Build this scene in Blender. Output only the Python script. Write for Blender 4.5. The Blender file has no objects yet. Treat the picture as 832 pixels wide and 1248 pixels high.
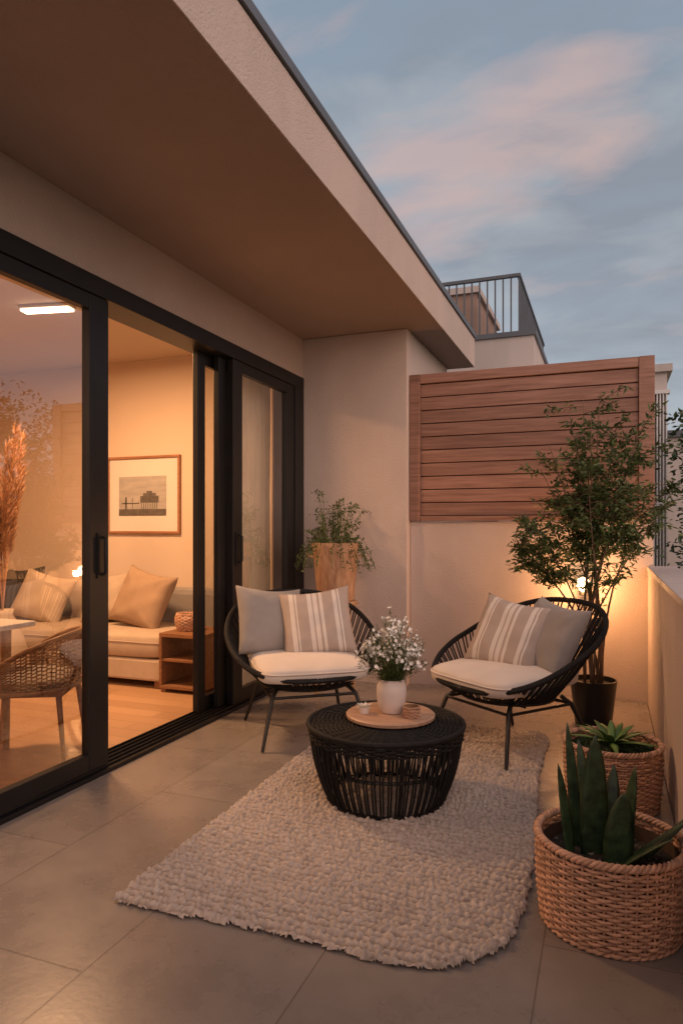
import bpy, math, random
import numpy as np
from mathutils import Vector, Matrix
R=random.Random(11)
S=bpy.context.scene
rad=math.radians

# ------------------------------------------------------------------ mesh builder
class MB:
    def __init__(s): s.v=[];s.f=[];s.m=[];s.n=0
    def add(s,vs,fs,mat=0):
        o=s.n; vs=[tuple(map(float,p)) for p in vs]
        s.v+=vs; s.n+=len(vs)
        s.f+=[tuple(i+o for i in f) for f in fs]; s.m+=[mat]*len(fs)
    def box(s,x0,x1,y0,y1,z0,z1,mat=0):
        s.add([(x0,y0,z0),(x1,y0,z0),(x1,y1,z0),(x0,y1,z0),(x0,y0,z1),(x1,y0,z1),(x1,y1,z1),(x0,y1,z1)],
              [(0,3,2,1),(4,5,6,7),(0,1,5,4),(1,2,6,5),(2,3,7,6),(3,0,4,7)],mat)
    def tube(s,pts,r,n=6,closed=False,mat=0,flat=1.0):
        P=np.array(pts,float);k=len(P)
        if closed: T=np.roll(P,-1,0)-np.roll(P,1,0)
        else: T=np.gradient(P,axis=0)
        T/=np.linalg.norm(T,axis=1)[:,None]+1e-9
        ref=np.zeros(3);
        if closed: ref[2]=1
        else: ref[int(np.argmin(np.abs(T).max(0)))]=1
        N=np.cross(T,ref);N/=np.linalg.norm(N,axis=1)[:,None]+1e-9
        B=np.cross(T,N)
        rr=np.broadcast_to(np.array(r,float),(k,))
        a=np.arange(n)*2*math.pi/n
        V=P[:,None]+rr[:,None,None]*(np.cos(a)[None,:,None]*N[:,None]*flat+np.sin(a)[None,:,None]*B[:,None])
        fs=[]
        for i in range(k if closed else k-1):
            j=(i+1)%k
            for q in range(n):
                q2=(q+1)%n
                fs.append((i*n+q,i*n+q2,j*n+q2,j*n+q))
        if not closed:
            fs.append(tuple(range(n-1,-1,-1))); fs.append(tuple((k-1)*n+q for q in range(n)))
        s.add(V.reshape(-1,3),fs,mat)
    def lathe(s,prof,n=48,c=(0,0),mat=0,cap=True):
        vs=[];fs=[]
        for r,z in prof:
            for i in range(n):
                a=i*2*math.pi/n; vs.append((c[0]+r*math.cos(a),c[1]+r*math.sin(a),z))
        for j in range(len(prof)-1):
            for i in range(n):
                i2=(i+1)%n
                fs.append((j*n+i,j*n+i2,(j+1)*n+i2,(j+1)*n+i))
        if cap:
            fs.append(tuple(range(n-1,-1,-1))); fs.append(tuple((len(prof)-1)*n+i for i in range(n)))
        s.add(vs,fs,mat)
    def leaf(s,p,d,nrm,L,W,mat=0,fold=.25):
        p=Vector(p);d=Vector(d).normalized();nrm=Vector(nrm)
        sd=d.cross(nrm)
        if sd.length<1e-4: sd=Vector((1,0,0))
        sd.normalize();up=sd.cross(d).normalized()
        m=p+d*L*.45-up*W*fold
        t=p+d*L-up*L*.08
        s.add([p,p+d*L*.4+sd*W*.5,t,p+d*L*.4-sd*W*.5,m],[(0,4,1),(4,2,1),(0,3,4),(4,3,2)],mat)
    def blade(s,p,d,L,W,Tk,curve=(0,0,0),k=10,mat=0,pw=.8,side=None,base=.6):
        p=Vector(p);d=Vector(d).normalized();cv=Vector(curve)
        sd=Vector(side) if side else d.cross(Vector((R.uniform(-1,1),R.uniform(-1,1),.1)))
        pts=[]
        for i in range(k+1):
            t=i/k
            q=p+d*L*t+cv*t*t
            tg=(d*L+cv*2*t).normalized()
            s2=(sd-tg*sd.dot(tg)).normalized();nn=s2.cross(tg)
            w=W*((base+(1-base)*math.sin(min(1,t*2.2)*math.pi/2))*max(0.02,(1-t**3))**pw)
            th=Tk*max(.05,1-t)**.7
            pts+= [q+s2*w, q+s2*w*.5+nn*-th*.5, q+nn*-th, q-s2*w*.5+nn*-th*.5, q-s2*w, q-s2*w*.5+nn*th*.15, q-nn*th*.1, q+s2*w*.5+nn*th*.15]
        fs=[]
        for i in range(k):
            for j in range(8):
                j2=(j+1)%8
                fs.append((i*8+j,(i+1)*8+j,(i+1)*8+j2,i*8+j2))
        fs.append(tuple(range(8)));fs.append(tuple(k*8+7-j for j in range(8)))
        s.add(pts,fs,mat)
def E(name,loc=(0,0,0),rz=0,sc=1):
    e=bpy.data.objects.new(name,None);S.collection.objects.link(e)
    e.location=loc;e.rotation_euler=(0,0,rad(rz));e.scale=(sc,)*3;e.empty_display_size=.1
    return e
def OB(name,mb,mats,parent=None,loc=(0,0,0),rot=(0,0,0),smooth=False,bevel=0,sub=0,autos=None):
    me=bpy.data.meshes.new(name);me.from_pydata(mb.v,[],mb.f)
    if not isinstance(mats,(list,tuple)): mats=[mats]
    for m in mats: me.materials.append(m)
    me.polygons.foreach_set('material_index',mb.m)
    me.polygons.foreach_set('use_smooth',[bool(smooth)]*len(mb.f))
    me.update()
    if autos and smooth:
        try: me.set_sharp_from_angle(angle=rad(autos))
        except Exception: pass
    o=bpy.data.objects.new(name,me);S.collection.objects.link(o)
    o.location=loc;o.rotation_euler=tuple(rad(a) for a in rot)
    if parent: o.parent=parent
    if bevel:
        b=o.modifiers.new('b','BEVEL');b.width=bevel;b.segments=2;b.limit_method='ANGLE';b.angle_limit=rad(40)
    return o

# ------------------------------------------------------------------ materials
def nodes(name):
    m=bpy.data.materials.new(name);m.use_nodes=True
    nt=m.node_tree;b=nt.nodes['Principled BSDF'];return m,nt,b
def N(nt,t,**k):
    n=nt.nodes.new(t)
    for a,v in k.items(): setattr(n,a,v)
    return n
def ramp(nt,stops,fac):
    r=nt.nodes.new('ShaderNodeValToRGB');cr=r.color_ramp
    while len(cr.elements)<len(stops): cr.elements.new(.5)
    for e,(p,c) in zip(cr.elements,stops): e.position=p;e.color=(*c,1) if len(c)==3 else c
    nt.links.new(fac,r.inputs['Fac']);return r.outputs['Color']
def sc(c,k): return tuple(min(1,x*k) for x in c)
def M(name,col,rough=.6,var=.12,vs=4,bump=0,bs=60,bd=.002,metal=0,island=0,sheen=0,spec=.5,stretch=None,col2=None,transl=0,stain=0):
    m,nt,b=nodes(name);L=nt.links
    tc=N(nt,'ShaderNodeTexCoord');src=tc.outputs['Object']
    if stretch:
        mp=N(nt,'ShaderNodeMapping');mp.inputs['Scale'].default_value=stretch;L.new(src,mp.inputs['Vector']);src2=mp.outputs['Vector']
    else: src2=src
    if island:
        g=N(nt,'ShaderNodeNewGeometry');va=N(nt,'ShaderNodeVectorMath',operation='ADD')
        ml=N(nt,'ShaderNodeMath',operation='MULTIPLY');ml.inputs[1].default_value=37.
        L.new(g.outputs['Random Per Island'],ml.inputs[0]);L.new(src2,va.inputs[0]);L.new(ml.outputs[0],va.inputs[1]);src2=va.outputs[0]
    n=N(nt,'ShaderNodeTexNoise');n.inputs['Scale'].default_value=vs;n.inputs['Detail'].default_value=6;n.inputs['Roughness'].default_value=.6
    L.new(src2,n.inputs['Vector'])
    c=ramp(nt,[(.3,sc(col,1-var)),(.7,col2 or sc(col,1+var))],n.outputs['Fac'])
    if island:
        mr=N(nt,'ShaderNodeMapRange');mr.inputs['To Min'].default_value=1-island;mr.inputs['To Max'].default_value=1+island
        L.new(g.outputs['Random Per Island'],mr.inputs['Value'])
        vm=N(nt,'ShaderNodeVectorMath',operation='SCALE');L.new(c,vm.inputs[0]);L.new(mr.outputs[0],vm.inputs['Scale']);c=vm.outputs[0]
    if stain:
        n4=N(nt,'ShaderNodeTexNoise');n4.inputs['Scale'].default_value=1;n4.inputs['Detail'].default_value=5
        mp4=N(nt,'ShaderNodeMapping');mp4.inputs['Scale'].default_value=(3,3,.5);L.new(src,mp4.inputs['Vector']);L.new(mp4.outputs[0],n4.inputs['Vector'])
        mx4=N(nt,'ShaderNodeMix',data_type='RGBA',blend_type='MULTIPLY');mx4.inputs[0].default_value=1
        L.new(c,mx4.inputs[6]);L.new(ramp(nt,[(.35,(1-stain,)*3),(.6,(1,1,1))],n4.outputs['Fac']),mx4.inputs[7]);c=mx4.outputs[2]
    L.new(c,b.inputs['Base Color'])
    b.inputs['Roughness'].default_value=rough;b.inputs['Metallic'].default_value=metal
    b.inputs['Specular IOR Level'].default_value=spec
    if sheen: b.inputs['Sheen Weight'].default_value=sheen
    if bump:
        n2=N(nt,'ShaderNodeTexNoise');n2.inputs['Scale'].default_value=bs;n2.inputs['Detail'].default_value=4;L.new(src2 if stretch else src,n2.inputs['Vector'])
        bp=N(nt,'ShaderNodeBump');bp.inputs['Strength'].default_value=bump;bp.inputs['Distance'].default_value=bd
        L.new(n2.outputs['Fac'],bp.inputs['Height']);L.new(bp.outputs['Normal'],b.inputs['Normal'])
    if transl:
        t=N(nt,'ShaderNodeBsdfTranslucent');L.new(c,t.inputs['Color']);mx=N(nt,'ShaderNodeMixShader');mx.inputs[0].default_value=transl
        L.new(b.outputs[0],mx.inputs[1]);L.new(t.outputs[0],mx.inputs[2]);L.new(mx.outputs[0],nt.nodes['Material Output'].inputs[0])
    return m
def emis(name,col,st):
    m,nt,b=nodes(name);b.inputs['Base Color'].default_value=(*col,1)
    b.inputs['Emission Color'].default_value=(*col,1);b.inputs['Emission Strength'].default_value=st;return m
stucco=M('stucco_render',(.56,.465,.42),.9,.05,2.2,.75,110,.006,stain=.07)
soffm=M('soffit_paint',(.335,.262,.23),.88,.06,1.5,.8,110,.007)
intw=M('interior_paint',(.68,.545,.43),.8,.03,1)
ceilm=M('ceiling_paint',(.56,.45,.36),.85,.03,1)
black=M('black_aluminium',(.010,.0095,.010),.42,.2,8,.05,200,spec=.35)
coping=M('grey_coping',(.10,.11,.13),.45,.15,4)
ropem=M('black_rope',(.011,.010,.010),.75,.35,40,.6,350,.002,island=.3,spec=.35)
tubem=M('black_powdercoat',(.010,.010,.010),.42,.2,20)
wood_screen=M('stained_wood_slats',(.265,.130,.090),.55,.28,5,.3,22,.003,island=.22,stretch=(.5,6,9),col2=(.37,.20,.145))
wood_lt=M('oak_wood',(.44,.25,.13),.45,.25,4,.1,30,.001,stretch=(1.2,10,10),col2=(.55,.34,.19))
wood_dk=M('walnut_wood',(.24,.11,.05),.5,.3,4,stretch=(1,9,9))
wood_tray=M('tray_wood',(.46,.27,.175),.5,.2,4,.1,40,.001,stretch=(2,14,4),col2=(.56,.36,.24))
wicker=M('wicker',(.56,.325,.21),.6,.3,22,.35,160,.0015,island=.28)
wick2=M('rattan_brown',(.26,.14,.075),.6,.3,22,island=.2)
cream=M('cream_canvas',(.64,.57,.51),.9,.06,6,.5,450,.0015,sheen=.2)
greyf=M('grey_linen',(.28,.255,.24),.92,.08,8,.6,420,.0018,sheen=.2)
tanf=M('tan_linen',(.36,.245,.16),.92,.08,8,.5,420,.0018)
beigef=M('beige_sofa_fabric',(.46,.36,.27),.92,.07,8,.5,400,.0018)
pilb=M('pillow_fabric',(.52,.41,.31),.92,.07,8,.5,400,.0018)
darkf=M('charcoal_fabric',(.05,.045,.04),.92,.1,8,.5,400,.0018)
leafm=M('leaf_green',(.075,.12,.038),.5,.35,9,island=.5,col2=(.14,.19,.065),transl=.25)
leafd=M('leaf_dark',(.05,.085,.035),.5,.3,9,island=.35)
barkm=M('bark',(.15,.095,.06),.8,.3,20,.5,90,.002)
succ=M('succulent_green',(.020,.044,.021),.42,.5,26,.5,50,.004,island=.2,col2=(.048,.095,.04))
agave=M('agave_green',(.11,.21,.05),.45,.3,10,island=.3)
soil=M('soil',(.035,.025,.018),.95,.5,40,1,80,.01)
moss=M('moss',(.05,.07,.02),.95,.5,30,1,60,.012,island=.4)
terra=M('weathered_terracotta',(.46,.235,.125),.75,.3,6,.5,40,.004,stretch=(5,5,1.2),col2=(.60,.37,.23))
blackpot=M('black_ceramic',(.012,.011,.011),.35,.2,10)
white_cer=M('cream_ceramic',(.70,.61,.56),.35,.05,5,.15,60,.001)
petal=M('white_petal',(.82,.79,.73),.6,.06,40,island=.12)
whitep=M('white_lacquer',(.75,.7,.64),.3,.03,4)
curt=M('sheer_curtain',(.60,.60,.60),.9,.08,5,transl=.06)
pamp=M('pampas',(.45,.23,.12),.9,.3,30,island=.35)
paper=M('mat_paper',(.70,.64,.57),.8,.02,3)
inkl=M('print_grey',(.40,.37,.34),.8,.2,5,stretch=(1,1,4))
inkd=M('print_dark',(.12,.105,.09),.8,.3,25)
framew=M('frame_wood',(.34,.15,.07),.45,.25,5,stretch=(1,8,8))
nbw=M('neighbour_render',(.52,.46,.43),.85,.06,1,.3,60,.004,stain=.14)
nbb=M('penthouse_cladding',(.30,.20,.155),.8,.15,2)
louv=M('white_louvre',(.65,.64,.63),.5,.05,2)
def stripemat():
    m,nt,b=nodes('striped_linen');L=nt.links
    tc=N(nt,'ShaderNodeTexCoord');sp=N(nt,'ShaderNodeSeparateXYZ');L.new(tc.outputs['Object'],sp.inputs[0])
    mr=N(nt,'ShaderNodeMapRange');mr.inputs['From Min'].default_value=-.22;mr.inputs['From Max'].default_value=.22
    L.new(sp.outputs['X'],mr.inputs['Value'])
    A=(.42,.345,.30);B=(.66,.60,.545)
    st=[(0,A),(.16,B),(.215,A),(.235,B),(.255,A),(.40,B),(.455,A),(.475,B),(.53,A),(.56,B),(.60,A),(.74,B),(.79,A),(.81,B),(.835,A)]
    r=ramp(nt,st,mr.outputs[0]);r.node.color_ramp.interpolation='CONSTANT'
    n=N(nt,'ShaderNodeTexNoise');n.inputs['Scale'].default_value=14;L.new(tc.outputs['Object'],n.inputs['Vector'])
    mx=N(nt,'ShaderNodeMix',data_type='RGBA',blend_type='MULTIPLY');mx.inputs[0].default_value=.5
    L.new(r,mx.inputs[6]);L.new(ramp(nt,[(.3,(.8,.8,.8)),(.7,(1,1,1))],n.outputs['Fac']),mx.inputs[7])
    L.new(mx.outputs[2],b.inputs['Base Color']);b.inputs['Roughness'].default_value=.92
    n2=N(nt,'ShaderNodeTexNoise');n2.inputs['Scale'].default_value=420;L.new(tc.outputs['Object'],n2.inputs['Vector'])
    bp=N(nt,'ShaderNodeBump');bp.inputs['Strength'].default_value=.5;bp.inputs['Distance'].default_value=.0018
    L.new(n2.outputs['Fac'],bp.inputs['Height']);L.new(bp.outputs['Normal'],b.inputs['Normal'])
    return m
stripe=stripemat()
def tilemat():
    m,nt,b=nodes('porcelain_tiles');L=nt.links
    tc=N(nt,'ShaderNodeTexCoord');mp=N(nt,'ShaderNodeMapping');mp.inputs['Rotation'].default_value=(0,0,rad(90));mp.inputs['Location'].default_value=(.35,.18,0)
    L.new(tc.outputs['Object'],mp.inputs['Vector'])
    br=N(nt,'ShaderNodeTexBrick');br.offset=.5
    for k,v in (('Scale',1),('Mortar Size',.0028),('Mortar Smooth',.3),('Brick Width',1.2),('Row Height',.6),('Bias',0)): br.inputs[k].default_value=v
    br.inputs['Color1'].default_value=(.242,.208,.185,1);br.inputs['Color2'].default_value=(.276,.238,.212,1);br.inputs['Mortar'].default_value=(.17,.142,.125,1)
    L.new(mp.outputs[0],br.inputs['Vector'])
    n=N(nt,'ShaderNodeTexNoise');n.inputs['Scale'].default_value=3.5;n.inputs['Detail'].default_value=9;n.inputs['Roughness'].default_value=.68;L.new(tc.outputs['Object'],n.inputs['Vector'])
    mx=N(nt,'ShaderNodeMix',data_type='RGBA',blend_type='MULTIPLY');mx.inputs[0].default_value=1
    L.new(br.outputs['Color'],mx.inputs[6]);L.new(ramp(nt,[(.3,(.80,.80,.80)),(.7,(1.1,1.1,1.1))],n.outputs['Fac']),mx.inputs[7])
    L.new(mx.outputs[2],b.inputs['Base Color'])
    mr=N(nt,'ShaderNodeMapRange');mr.inputs['To Min'].default_value=.15;mr.inputs['To Max'].default_value=.42;L.new(n.outputs['Fac'],mr.inputs['Value']);L.new(mr.outputs[0],b.inputs['Roughness'])
    bp=N(nt,'ShaderNodeBump');bp.inputs['Strength'].default_value=.6;bp.inputs['Distance'].default_value=.002;bp.invert=True
    L.new(br.outputs['Fac'],bp.inputs['Height'])
    n6=N(nt,'ShaderNodeTexNoise');n6.inputs['Scale'].default_value=45;n6.inputs['Detail'].default_value=4;L.new(tc.outputs['Object'],n6.inputs['Vector'])
    b6=N(nt,'ShaderNodeBump');b6.inputs['Strength'].default_value=.25;b6.inputs['Distance'].default_value=.0012
    L.new(n6.outputs['Fac'],b6.inputs['Height']);L.new(bp.outputs['Normal'],b6.inputs['Normal']);L.new(b6.outputs['Normal'],b.inputs['Normal'])
    return m
def plankmat():
    m,nt,b=nodes('oak_floor');L=nt.links
    tc=N(nt,'ShaderNodeTexCoord')
    br=N(nt,'ShaderNodeTexBrick')
    for k,v in (('Scale',1),('Mortar Size',.0015),('Brick Width',1.4),('Row Height',.14)): br.inputs[k].default_value=v
    br.inputs['Color1'].default_value=(.40,.23,.125,1);br.inputs['Color2'].default_value=(.50,.30,.165,1);br.inputs['Mortar'].default_value=(.12,.07,.04,1)
    L.new(tc.outputs['Object'],br.inputs['Vector']);L.new(br.outputs['Color'],b.inputs['Base Color']);b.inputs['Roughness'].default_value=.35
    return m
def rugmat():
    m,nt,b=nodes('wool_rug');L=nt.links
    tc=N(nt,'ShaderNodeTexCoord')
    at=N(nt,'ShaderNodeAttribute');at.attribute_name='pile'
    n=N(nt,'ShaderNodeTexNoise');n.inputs['Scale'].default_value=60;n.inputs['Detail'].default_value=5;L.new(tc.outputs['Object'],n.inputs['Vector'])
    n3=N(nt,'ShaderNodeTexNoise');n3.inputs['Scale'].default_value=2.5;n3.inputs['Detail'].default_value=3;L.new(tc.outputs['Object'],n3.inputs['Vector'])
    c=ramp(nt,[(.3,(.47,.385,.325)),(.7,(.67,.575,.50))],n.outputs['Fac'])
    mx=N(nt,'ShaderNodeMix',data_type='RGBA',blend_type='MULTIPLY');mx.inputs[0].default_value=1
    L.new(c,mx.inputs[6]);L.new(ramp(nt,[(.3,(.86,.86,.86)),(.7,(1,1,1))],n3.outputs['Fac']),mx.inputs[7])
    m2=N(nt,'ShaderNodeMix',data_type='RGBA',blend_type='MULTIPLY');m2.inputs[0].default_value=1
    L.new(mx.outputs[2],m2.inputs[6]);L.new(ramp(nt,[(.0,(.48,.44,.40)),(.6,(1,1,1))],at.outputs['Fac']),m2.inputs[7])  # gaps between loops darkened: occlusion shade painted into the wool colour
    L.new(m2.outputs[2],b.inputs['Base Color']);b.inputs['Roughness'].default_value=.95;b.inputs['Sheen Weight'].default_value=.2
    n2=N(nt,'ShaderNodeTexNoise');n2.inputs['Scale'].default_value=260;n2.inputs['Detail'].default_value=3;L.new(tc.outputs['Object'],n2.inputs['Vector'])
    bp=N(nt,'ShaderNodeBump');bp.inputs['Strength'].default_value=.9;bp.inputs['Distance'].default_value=.004
    L.new(n2.outputs['Fac'],bp.inputs['Height']);L.new(bp.outputs['Normal'],b.inputs['Normal'])
    return m
def glassmat():
    m=bpy.data.materials.new('window_glass');m.use_nodes=True;nt=m.node_tree;nt.nodes.clear();L=nt.links
    o=N(nt,'ShaderNodeOutputMaterial');mx=N(nt,'ShaderNodeMixShader');t=N(nt,'ShaderNodeBsdfTransparent');t.inputs['Color'].default_value=(.90,.88,.85,1)
    g=N(nt,'ShaderNodeBsdfGlossy');g.inputs['Roughness'].default_value=.0;g.inputs['Color'].default_value=(.95,.95,.95,1)
    f=N(nt,'ShaderNodeFresnel');f.inputs['IOR'].default_value=1.6
    ma=N(nt,'ShaderNodeMath',operation='MULTIPLY');ma.inputs[1].default_value=2.9;ma.use_clamp=True
    L.new(f.outputs[0],ma.inputs[0]);L.new(ma.outputs[0],mx.inputs[0]);L.new(t.outputs[0],mx.inputs[1]);L.new(g.outputs[0],mx.inputs[2]);L.new(mx.outputs[0],o.inputs[0])
    return m
glass=glassmat()

# ------------------------------------------------------------------ ground, terrace, house
g=MB();g.add([(-300,-300,0),(300,-300,0),(300,300,0),(-300,300,0)],[(0,1,2,3)])
OB('ground',g,M('grass_ground',(.07,.085,.04),.9,.4,.3),loc=(0,0,-3.2))
g=MB();g.box(-2.40,.265,-3,5.41,-.15,0);OB('terrace_floor',g,tilemat())

H=E('house')
b=MB();b.box(-7.2,-2.405,-3,5.33,-3.2,-.155);b.box(-2.405,.46,-3,5.6,-3.2,-.155);OB('lower_storey',b,stucco,H)
b=MB();b.box(-7.2,-1.495,5.33,6.80,-.15,2.858);OB('end_wall',b,stucco,H,bevel=.006)
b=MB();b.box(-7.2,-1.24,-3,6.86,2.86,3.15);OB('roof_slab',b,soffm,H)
b=MB();b.box(-1.2395,-1.232,-3,6.862,2.862,3.14);OB('fascia',b,stucco,H)
b=MB();b.box(-7.2,-1.218,-3.02,6.88,3.15,3.195);OB('roof_coping',b,coping,H)
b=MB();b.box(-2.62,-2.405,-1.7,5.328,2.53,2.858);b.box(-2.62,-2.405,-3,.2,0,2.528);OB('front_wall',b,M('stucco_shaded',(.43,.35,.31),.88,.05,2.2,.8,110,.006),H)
b=MB();b.box(-7.0,-2.622,5.25,5.328,.0,2.80);b.box(-7.2,-7.0,-1.5,5.328,.0,2.80);b.box(-7.2,-2.622,-1.7,-1.5,0,2.8);OB('interior_walls',b,intw,H)
b=MB();b.box(-7.2,-2.622,-1.7,5.326,2.80,2.857);OB('interior_ceiling',b,ceilm,H)
b=MB();b.box(-7.2,-2.60,-1.7,5.326,-.15,.012);OB('interior_floor',b,plankmat(),H)
b=MB();b.box(-6.98,-2.63,5.235,5.249,.012,.09);OB('skirting',b,whitep,H,bevel=.003)
b=MB()
b.box(-2.60,-2.395,.2,5.328,2.43,2.528)
b.box(-2.60,-2.385,.2,5.328,-.02,.022)
for x in (-2.575,-2.535,-2.495,-2.455,-2.415): b.box(x-.004,x+.004,.2,5.16,.022,.036)
b.box(-2.60,-2.395,5.16,5.328,.022,2.43)
b.box(-2.60,-2.395,.2,.27,.022,2.43)
OB('door_frame',b,black,H,bevel=.004)
def panel(name,x0,x1,y0,y1,s0,s1):
    b=MB();z0,z1=.04,2.428
    b.box(x0,x1,y0,y0+s0,z0,z1);b.box(x0,x1,y1-s1,y1,z0,z1)
    b.box(x0+.002,x1-.002,y0+s0,y1-s1,z0,z0+.085);b.box(x0+.002,x1-.002,y0+s0,y1-s1,z1-.075,z1)
    OB(name,b,black,H,bevel=.003)
    g=MB();xm=(x0+x1)/2;g.add([(xm,y0+s0,z0+.08),(xm,y1-s1,z0+.08),(xm,y1-s1,z1-.07),(xm,y0+s0,z1-.07)],[(0,1,2,3)])
    OB(name+'_glass',g,glass,H)
panel('sliding_panel_near',-2.455,-2.405,1.30,2.89,.10,.14)
panel('sliding_panel_near_b',-2.50,-2.46,.28,1.42,.10,.10)
panel('sliding_panel_far',-2.455,-2.405,4.16,5.16,.13,.14)
panel('sliding_panel_stacked',-2.50,-2.46,4.06,4.30,.10,.10)
panel('sliding_panel_stacked_b',-2.56,-2.52,3.90,4.26,.09,.10)
b=MB()
for y,x in ((2.83,-2.39),(4.22,-2.39)):
    b.tube([(x,y,1.02),(x+.02,y,1.03),(x+.02,y,1.20),(x,y,1.21)],.010,8)
b.box(-2.405,-2.397,2.80,2.86,1.0,1.23);b.box(-2.405,-2.397,4.19,4.25,1.0,1.23)
OB('door_handles',b,black,H,smooth=True,autos=40)

b=MB();b.box(-1.493,.31,5.42,5.6,-.15,1.31);OB('boundary_wall',b,stucco,bevel=.005)
P=E('parapet_wall')
b=MB();b.box(.27,.44,-3,5.418,-.15,.95);OB('wall_body',b,stucco,P)
b=MB();b.box(.262,.455,-3,5.417,.951,.985);OB('wall_cap',b,M('cap_paint',(.5,.44,.41),.6,.06,5,.3,80,.003),P,bevel=.005)
W=E('wooden_privacy_screen')
b=MB();x0,x1=-1.49,.315
b.box(x0,x0+.085,5.385,5.45,1.315,2.495);b.box(x1-.105,x1,5.385,5.45,1.315,2.495)
b.box(x0+.086,x1-.106,5.39,5.447,2.42,2.494);b.box(x0+.086,x1-.106,5.39,5.447,1.316,1.355)
OB('frame',b,wood_screen,W,bevel=.004)
b=MB();n=10;h=(2.418-1.358)/n
for i in range(n):
    z=1.358+i*h;dy=R.uniform(0,.004);b.box(x0+.087,x1-.107,5.404+dy,5.432,z+.002,z+h-.0055)
OB('slats',b,wood_screen,W,bevel=.003)
b=MB();b.box(x0+.05,x1-.05,5.434,5.444,1.33,2.45);OB('backing',b,M('dark_backing',(.035,.018,.012),.9),W)

NB=E('neighbour_building')
b=MB();b.box(-7,-.83,8.6,15,-3.2,3.60);OB('walls',b,nbw,NB)
b=MB();b.box(-7,-.80,8.57,15,3.60,3.66);OB('coping',b,coping,NB)
b=MB();b.box(-4,-1.77,10,12,3.66,4.67);OB('penthouse',b,nbb,NB)
b=MB();b.box(-4.05,-1.72,9.95,12.05,4.67,4.76);OB('penthouse_roof',b,nbw,NB)
b=MB()
x=-1.05
for i in range(50):
    xx=x-i*.10
    b.box(xx-.009,xx+.009,8.99,9.008,3.66,4.47)
for i in range(36):
    yy=9.1+i*.10
    if yy<12.6:b.box(x-.009,x+.009,yy-.009,yy+.009,3.66,4.47)
b.box(-6.5,x+.02,8.975,9.025,4.47,4.51);b.box(x-.025,x+.02,9.026,12.6,4.47,4.51);b.box(-6.5,x+.02,8.98,9.02,3.70,3.73)
OB('railing',b,coping,NB)
WB=E('white_building')
b=MB();b.box(-1.2,.60,8.2,12,-3.2,2.95);b.box(-1.25,.65,8.15,12,2.95,3.03);OB('walls',b,nbw,WB)
b=MB()
for i in range(7):b.box(.40+i*.03,.414+i*.03,8.1,8.19,-.5,2.7)
b.box(.38,.62,8.09,8.195,2.7,2.74);b.box(.38,.62,8.09,8.195,1.5,1.54)
OB('louvres',b,louv,WB)
WB2=E('apartment_building')
b=MB();b.box(1.2,9,17,24,-3.2,3.3);OB('walls',b,nbw,WB2)
b=MB();b.box(1.1,9.1,16.9,24.1,3.3,3.45)
OB('roof_edge',b,coping,WB2)
b=MB()
for i in range(5):
    for z in (-1.6,1.2):b.box(1.8+i*1.4,2.6+i*1.4,16.97,16.995,z,z+1.3)
OB('windows',b,M('dark_window',(.03,.035,.04),.1),WB2)

# ------------------------------------------------------------------ pillows etc
def pillow(name,w,h,t,mat,parent,loc,rot,seed=0):
    n=34;b=MB();rs=np.random.RandomState(seed)
    ph=rs.rand(8)*6.28
    def P(i,j,sg):
        u=-1+2*i/n;v=-1+2*j/n
        x=w/2*u*(1-.075*(1-v*v)) ;z=h/2*v*(1-.075*(1-u*u))
        e=max(0,(1-u**4))**.55*max(0,(1-v**4))**.55
        w1=.5*math.sin(5*u+ph[0]+3*v)+.5*math.sin(7*v+ph[1]-4*u)+.35*math.sin(13*(u*v)+ph[2])
        cr=0
        for (a,c,q) in((1,1,0),(-1,1,1),(1,-1,2),(-1,-1,3)):
            du,dv=u-a,v-c;rr=math.hypot(du,dv);cr+=math.sin(9*math.atan2(dv,du)+ph[3+q])*math.exp(-rr*1.9)
        y=sg*t/2*e*(1+(.07*w1+.11*cr)*(1 if sg<0 else .6))
        z-= .03*h*(1-u*u)*(1 if v>0 else 0)*v
        return(x,y,z)
    vs=[];idx={}
    for sg in(-1,1):
        for i in range(n+1):
            for j in range(n+1):
                edge=i in(0,n)or j in(0,n)
                if sg==1 and edge: idx[(sg,i,j)]=idx[(-1,i,j)];continue
                idx[(sg,i,j)]=len(vs);vs.append(P(i,j,sg))
    fs=[]
    for sg in(-1,1):
        for i in range(n):
            for j in range(n):
                q=(idx[(sg,i,j)],idx[(sg,i+1,j)],idx[(sg,i+1,j+1)],idx[(sg,i,j+1)])
                fs.append(q if sg==-1 else q[::-1])
    b.add(vs,fs)
    return OB(name,b,mat,parent,loc,rot,smooth=True)
def cushion(name,w,d,h,mat,parent,loc,rot=(0,0,0),e2=.42,e1=.45,crown=.012):
    b=MB();n=72;k=14
    def sp(c,e): return math.copysign(abs(c)**e,c)
    vs=[]
    for j in range(k+1):
        ph=-math.pi/2+math.pi*j/k
        cp,sq=sp(math.cos(ph),e1),sp(math.sin(ph),e1)
        for i in range(n):
            a=i*2*math.pi/n
            x=w/2*cp*sp(math.cos(a),e2);y=d/2*cp*sp(math.sin(a),e2)
            z=h/2*sq+crown*(1-(2*x/w)**2)*(1-(2*y/d)**2)*(1 if sq>0 else 0)+.003*math.sin(9*x/w+5*y/d)+.002*math.sin(23*x/w-9*y/d)
            vs.append((x,y,z))
    fs=[(j*n+i,j*n+(i+1)%n,(j+1)*n+(i+1)%n,(j+1)*n+i) for j in range(k) for i in range(n)]
    b.add(vs,fs)
    pts=[(w/2*1.003*sp(math.cos(i*2*math.pi/n),e2),d/2*1.003*sp(math.sin(i*2*math.pi/n),e2),h*.16) for i in range(n)]
    b.tube(pts,.0045,6,True)
    return OB(name,b,mat,parent,loc,rot,smooth=True)

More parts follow.
